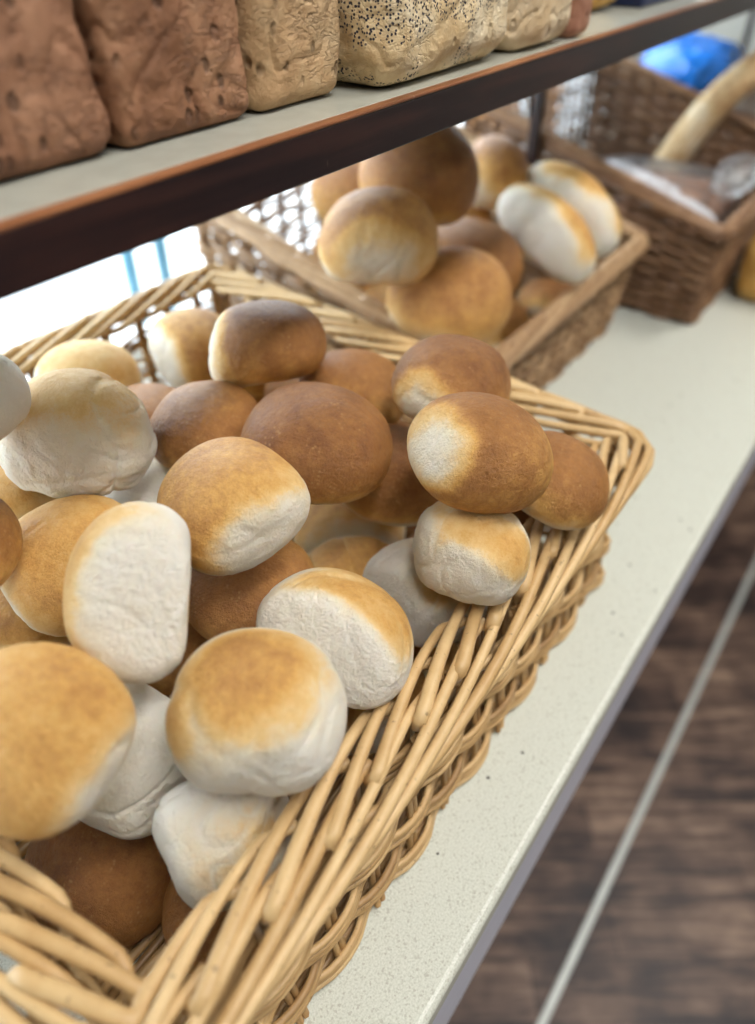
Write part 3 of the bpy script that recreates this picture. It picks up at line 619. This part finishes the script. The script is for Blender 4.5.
ZS = .4555
tag(loaf('tin_loaf', .128, .2535, .345, .54, ZS, .145, L_DARK, 11, rc=.010, taper=0.), 'dark brown wholemeal tin loaf on the shelf, cut off by the left photo edge', 'loaf of bread', 'loaves on the upper shelf')
tag(loaf('tin_loaf', .2565, .3525, .341, .54, ZS, .142, L_MID, 12, rc=.010, taper=0.), 'reddish-brown seeded tin loaf standing second from the left on the shelf', 'loaf of bread', 'loaves on the upper shelf')
tag(loaf('tin_loaf', .3555, .4355, .339, .52, ZS, .13, L_TAN, 13, rc=.011, taper=0.), 'light tan tin loaf between the reddish-brown loaf and the poppy-seed loaf', 'loaf of bread', 'loaves on the upper shelf')
def poppy(P, f, seed):
    return .40 + .40 * sstep(.12, .42, f) + .14 * noi(P * 45, seed + 9, 1.) + .16 * sstep(.2, .0, f)
tag(loaf('bloomer_loaf', .444, .622, .310, .45, ZS, .118, L_POPPY, 24, rc=.024, taper=.02, dome=.02, rough=.0017, seedy=poppy), 'pale loaf scattered with dark poppy seeds on the shelf', 'loaf of bread', 'loaves on the upper shelf')
tag(loaf('bloomer_loaf', .626, .729, .308, .44, ZS, .115, L_WHITE, 15, rc=.02, taper=.02, rough=.0022), 'cream-coloured knobbly loaf right of the poppy-seed loaf', 'loaf of bread', 'loaves on the upper shelf')
tag(loaf('tin_loaf', .732, .772, .308, .42, ZS, .12, L_PINK, 16, rc=.010, rough=.0006, dome=.004), 'narrow reddish loaf at the right end of the shelf row', 'loaf of bread', 'loaves on the upper shelf')
tag(loaf('tin_loaf', .885, .975, .352, .50, ZS, .10, L_GOLD, 17, rc=.03, n=30), 'blurred yellow loaf alone further along the shelf', 'loaf of bread')
tag(loaf('golden_loaf', 1.365, 1.52, .080, .222, .0005, .112, L_GOLD, 18, rc=.035, n=40), 'golden yellow loaf on the bare counter in front of the third basket', 'loaf of bread')
tag(loaf('wholemeal_loaf', 1.28, 1.60, .29, .56, .0125, .118, L_DARK, 19, rc=.04, n=48), 'dark brown loaf wrapped in clear film inside the third basket', 'loaf of bread')

# ------------------------------------------------------------------ plastic bags
def crumpled(name, cx, cy, cz, a, b, c, mat, seed, amp, e=2.6):
    D = ICO_V
    r = (np.abs(D[:, 0] / a) ** e + np.abs(D[:, 1] / b) ** e + np.abs(D[:, 2] / c) ** e) ** (-1 / e)
    g = -np.abs(noi(D + .2 * noi(D, seed + 1, 3.)[:, None], seed, 6.)) + .6 * noi(D, seed + 2, 3.) - .4 * np.abs(noi(D, seed + 3, 13.))
    return mesh_obj(name, D * (r * (1 + amp * g))[:, None], ICO_F, mat, None, None, True, (cx, cy, cz))
tag(crumpled('film_bag', 1.44, .425, .083, .178, .152, .080, FILM, 31, .02, 4.5), 'clear crinkled film bag around the dark loaf in the third basket', 'bag')
fe = crumpled('glare_fold', 0, 0, 0, .026, .12, .020, FILM_GLARE, 37, .16, 2.2); fe.location = (-.176, -.075, .100); fe.parent = bpy.data.objects['film_bag']; fe.rotation_euler = (.29, 0, 0)  # film fold along the near rim, its white haze stands in for glare
tag(crumpled('film_bunch', 1.46, .285, .178, .10, .035, .030, FILM, 35, .16, 2.), 'gathered white ends of crinkled film at the front corner of the third basket', 'bag')
tag(crumpled('blue_bag', 2.03, .56, .235, .125, .115, .07, BLUEBAG, 41, .08, 2.4), 'bright blue plastic bag lying in the farthest basket', 'bag')

def stick(pts, rad, seed, label):
    P = np.array(pts, float); n = 60
    t = np.linspace(0, len(P) - 1, n); Q = np.stack([np.interp(t, np.arange(len(P)), P[:, k]) for k in range(3)], 1)
    for _ in range(40): Q[1:-1] = .5 * Q[1:-1] + .25 * (Q[:-2] + Q[2:])
    tt = np.linspace(-1, 1, n); rr = rad * np.clip(1 - np.abs(tt) ** 5, 0.04, 1) ** .5
    V, F = tube(Q, rr, 24)
    dv = np.repeat(rr, 24) * .06 * noi(V * 40, seed, 1.); c = np.repeat(Q, 24, 0); V = c + (V - c) * (1 + dv / np.repeat(rr, 24))[:, None]
    o = Q.mean(0)
    return tag(mesh_obj('bread_stick', V - o, F, L_STICK, None, None, True, o), label, 'bread stick')
stick([(1.66, .50, .05), (1.665, .46, .13), (1.68, .42, .215), (1.71, .375, .285), (1.77, .32, .318), (1.86, .27, .31)], .030, 51, 'pale crusty bread stick arching up out of the far end of the third basket')

nb_ = bm_obj('card_box', box_bm(-.10, .10, -.06, .06, 0, .10, .004), NAVY); nb_.location = (1.085, .40, ZS)
tag(nb_, 'dark navy cardboard box far along the upper shelf', 'box')

# wooden board at the lower left
bd_ = bm_obj('wooden_board', box_bm(-.34, -.020, .08, .60, 0.0005, .03, .004), m_shelfwood('board_wood', ((.16, .09, .055), (.26, .16, .105), (.36, .24, .16)), .55))
tag(bd_, 'brown wooden board lying beside the near end of the front basket', 'board')

# ------------------------------------------------------------------ shelf
root = empty('bread_shelf', (1.05, .45, .432)); tag(root, 'long dark wooden shelf with laminated top carrying the loaves', 'shelf')
def at_root(o, r): o.location = o.location - r.location; return o
at_root(bm_obj('front_board', box_bm(-.5, 2.55, .300, .322, .4265, .4532, .0012, 2), SHELF_D, root), root)
at_root(bm_obj('worn_top_edge', box_bm(-.5, 2.55, .2995, .3075, .4530, .4552, .0008, 2), SHELF_E, root), root)
at_root(bm_obj('shelf_top', box_bm(-.5, 2.55, .3078, .60, .4395, .4550, .0006, 2), SHELFTOP, root), root)
at_root(bm_obj('support_post', box_bm(1.1805, 1.1965, .536, .552, .0003, .4395, .002, 2), SHELF_D, root), root)
at_root(bm_obj('support_post', box_bm(-.40, -.384, .536, .552, .0003, .4395, .002, 2), SHELF_D, root), root)
at_root(bm_obj('support_post', box_bm(2.42, 2.436, .536, .552, .0003, .4395, .002, 2), SHELF_D, root), root)

# ------------------------------------------------------------------ counter, floor, room
root = empty('shop_counter', (1.0, .5, -.85)); tag(root, 'pale speckled counter with a grey edge and brown cabinet below', 'counter')
at_root(bm_obj('worktop', box_bm(-.7, 2.6, .062, .90, -.028, 0, .006, 4), COUNTER, root, False), root)
at_root(bm_obj('fascia', box_bm(-.7, 2.6, .0665, .09, -.165, -.028, .003, 2), EDGE, root), root)
at_root(bm_obj('cabinet_front', box_bm(-.7, 2.6, .14, .16, -.85, -.028, .002, 1), CAB, root), root)
at_root(bm_obj('cabinet_back', box_bm(-.7, 2.6, .86, .88, -.85, -.028, .002, 1), CAB, root), root)

fl = bm_obj('floor', box_bm(-3, 4.5, -3.5, .95, -.90, -.85), PLANKS); tag(fl, kind='structure')
tr_ = bm_obj('trim_1', box_bm(-3, 4.5, -.002, .012, -.85, -.846, .002, 2), STEEL); tag(tr_, kind='structure')
ce = bm_obj('ceiling', box_bm(-3, 4.5, -3.5, 1.02, 2.0, 2.06), CEILP); tag(ce, kind='structure')
wr_ = bm_obj('wall_right', box_bm(2.62, 2.72, -3.5, 1.02, -.85, 2.0), WALLP); tag(wr_, kind='structure')
wb = bm_obj('wall_front', box_bm(-3, 4.5, -3.6, -3.5, -.85, 2.0), WALLP); tag(wb, kind='structure')
wl = bm_obj('wall_left', box_bm(-1.6, -1.5, -3.5, 1.02, -.85, 2.0), WALLP); tag(wl, kind='structure')
# shop window behind the counter
bm = bmesh.new()
for x in (-2.2, -.9, 2.02): box_bm(x - .02, x + .02, .94, .98, .0, 1.15, .004, 2, bm)
box_bm(-3, 2.62, .93, .99, -.03, -.001, .004, 2, bm); box_bm(-3, 2.62, .94, .98, 1.10, 1.15, .004, 2, bm)
bx_ = bm_obj('wall_back', box_bm(-3, 2.62, .93, 1.0, 1.15, 2.0), WALLP); tag(bx_, kind='structure')
wf = bm_obj('window_1', bm, PAINT_W); tag(wf, kind='structure')
gp = bm_obj('window_2', box_bm(-3, 2.62, .958, .962, 0, 1.12), GLASS); tag(gp, kind='structure')
ws = bm_obj('wall_back', box_bm(-3, 2.62, .93, 1.0, -.85, -.03), WALLP); tag(ws, kind='structure')
pv = bm_obj('pavement', box_bm(-6, 9, 1.02, 9, -1.0, -.9), m_plain('pale_paving', (.6, .6, .6), .8, .3, .1, 3)); tag(pv, kind='structure')
# things seen through the glass
rt = empty('street_railing', (1.05, 1.5, -.9)); tag(rt, 'pale blue railing outside the window, left under the shelf', 'railing')
pr = Bundle(); 
def rail(a, b, r, nm):
    z = Bundle(); z.add(np.linspace(a, b, 4), r, .5, 8); z.build(nm, BLUEPAINT, rt, np.array(rt.location))
rail((1.07, 1.5, -.9), (1.07, 1.5, .5), .018, 'post'); rail((1.17, 1.5, -.9), (1.17, 1.5, .5), .018, 'post')
rail((1.07, 1.5, .10), (1.17, 1.5, -.12), .012, 'brace')
br_ = bm_obj('brick_pillar', box_bm(-.16, .16, -.12, .12, 0, 1.9, .01), BRICK); br_.location = (2.95, 1.45, -.9)
tag(br_, 'orange rendered pillar outside the window, under the shelf beside the post', 'pillar')

# ceiling lamps of the shop; the rearmost one is added as front fill
for i, (x, y, ke) in enumerate(((.15, -.42, 22.), (1.75, -.42, 22.), (.15, -1.7, 15.))):
    lr = empty('ceiling_lamp', (x, y, 2.0)); tag(lr, 'long unseen ceiling lamp over the shop floor', 'lamp', 'ceiling lamps of the shop')
    at_root(bm_obj('lamp_housing', box_bm(x - .62, x + .62, y - .16, y + .16, 1.95, 2.0, .01), PAINT_W, lr), lr)
    at_root(bm_obj('diffuser', box_bm(x - .6, x + .6, y - .14, y + .14, 1.935, 1.95, .005), LAMP, lr), lr)
    ld = bpy.data.lights.new('ceiling_light', 'AREA'); ld.shape = 'RECTANGLE'; ld.size = 1.2; ld.size_y = .3; ld.energy = KEY * ke; ld.color = (1., .98, .95)
    lo = bpy.data.objects.new('ceiling_light', ld); lo.location = (x, y, 1.93); link(lo)

# ------------------------------------------------------------------ sky
w = bpy.data.worlds.new('world'); sc.world = w; w.use_nodes = True
nt = w.node_tree; bg = nt.nodes['Background']
tc = nt.nodes.new('ShaderNodeTexCoord'); sx = nt.nodes.new('ShaderNodeSeparateXYZ'); nt.links.new(tc.outputs['Generated'], sx.inputs[0])
mr = nt.nodes.new('ShaderNodeMapRange'); nt.links.new(sx.outputs['Z'], mr.inputs[0])
mr.inputs[1].default_value = -.3; mr.inputs[2].default_value = .6; mr.inputs[3].default_value = SKY * .75; mr.inputs[4].default_value = SKY * 1.15
bg.inputs[0].default_value = (.88, .95, 1., 1); nt.links.new(mr.outputs[0], bg.inputs[1])

# ------------------------------------------------------------------ camera
cam = bpy.data.cameras.new('camera'); co = bpy.data.objects.new('camera', cam); link(co)
p, yaw = math.radians(40.2), math.radians(35.6)
Fv = Vector((math.cos(p) * math.cos(yaw), math.cos(p) * math.sin(yaw), -math.sin(p)))
Rv = Vector((math.sin(yaw), -math.cos(yaw), 0)); Uv = Rv.cross(Fv)
co.matrix_world = Matrix(((Rv.x, Uv.x, -Fv.x, 0), (Rv.y, Uv.y, -Fv.y, 0), (Rv.z, Uv.z, -Fv.z, .56), (0, 0, 0, 1)))
cam.sensor_fit = 'VERTICAL'; cam.sensor_height = 36.; cam.sensor_width = 26.54; cam.lens = 740. / 1024 * 36
cam.clip_start = .01; cam.clip_end = 60
cam.dof.use_dof = True; cam.dof.focus_distance = .485; cam.dof.aperture_fstop = FSTOP; cam.dof.aperture_blades = 0
sc.camera = co
sc.view_settings.view_transform = 'Standard'; sc.view_settings.look = 'None'; sc.view_settings.gamma = 1; sc.view_settings.use_curve_mapping = False
sc.view_settings.exposure = EXPO
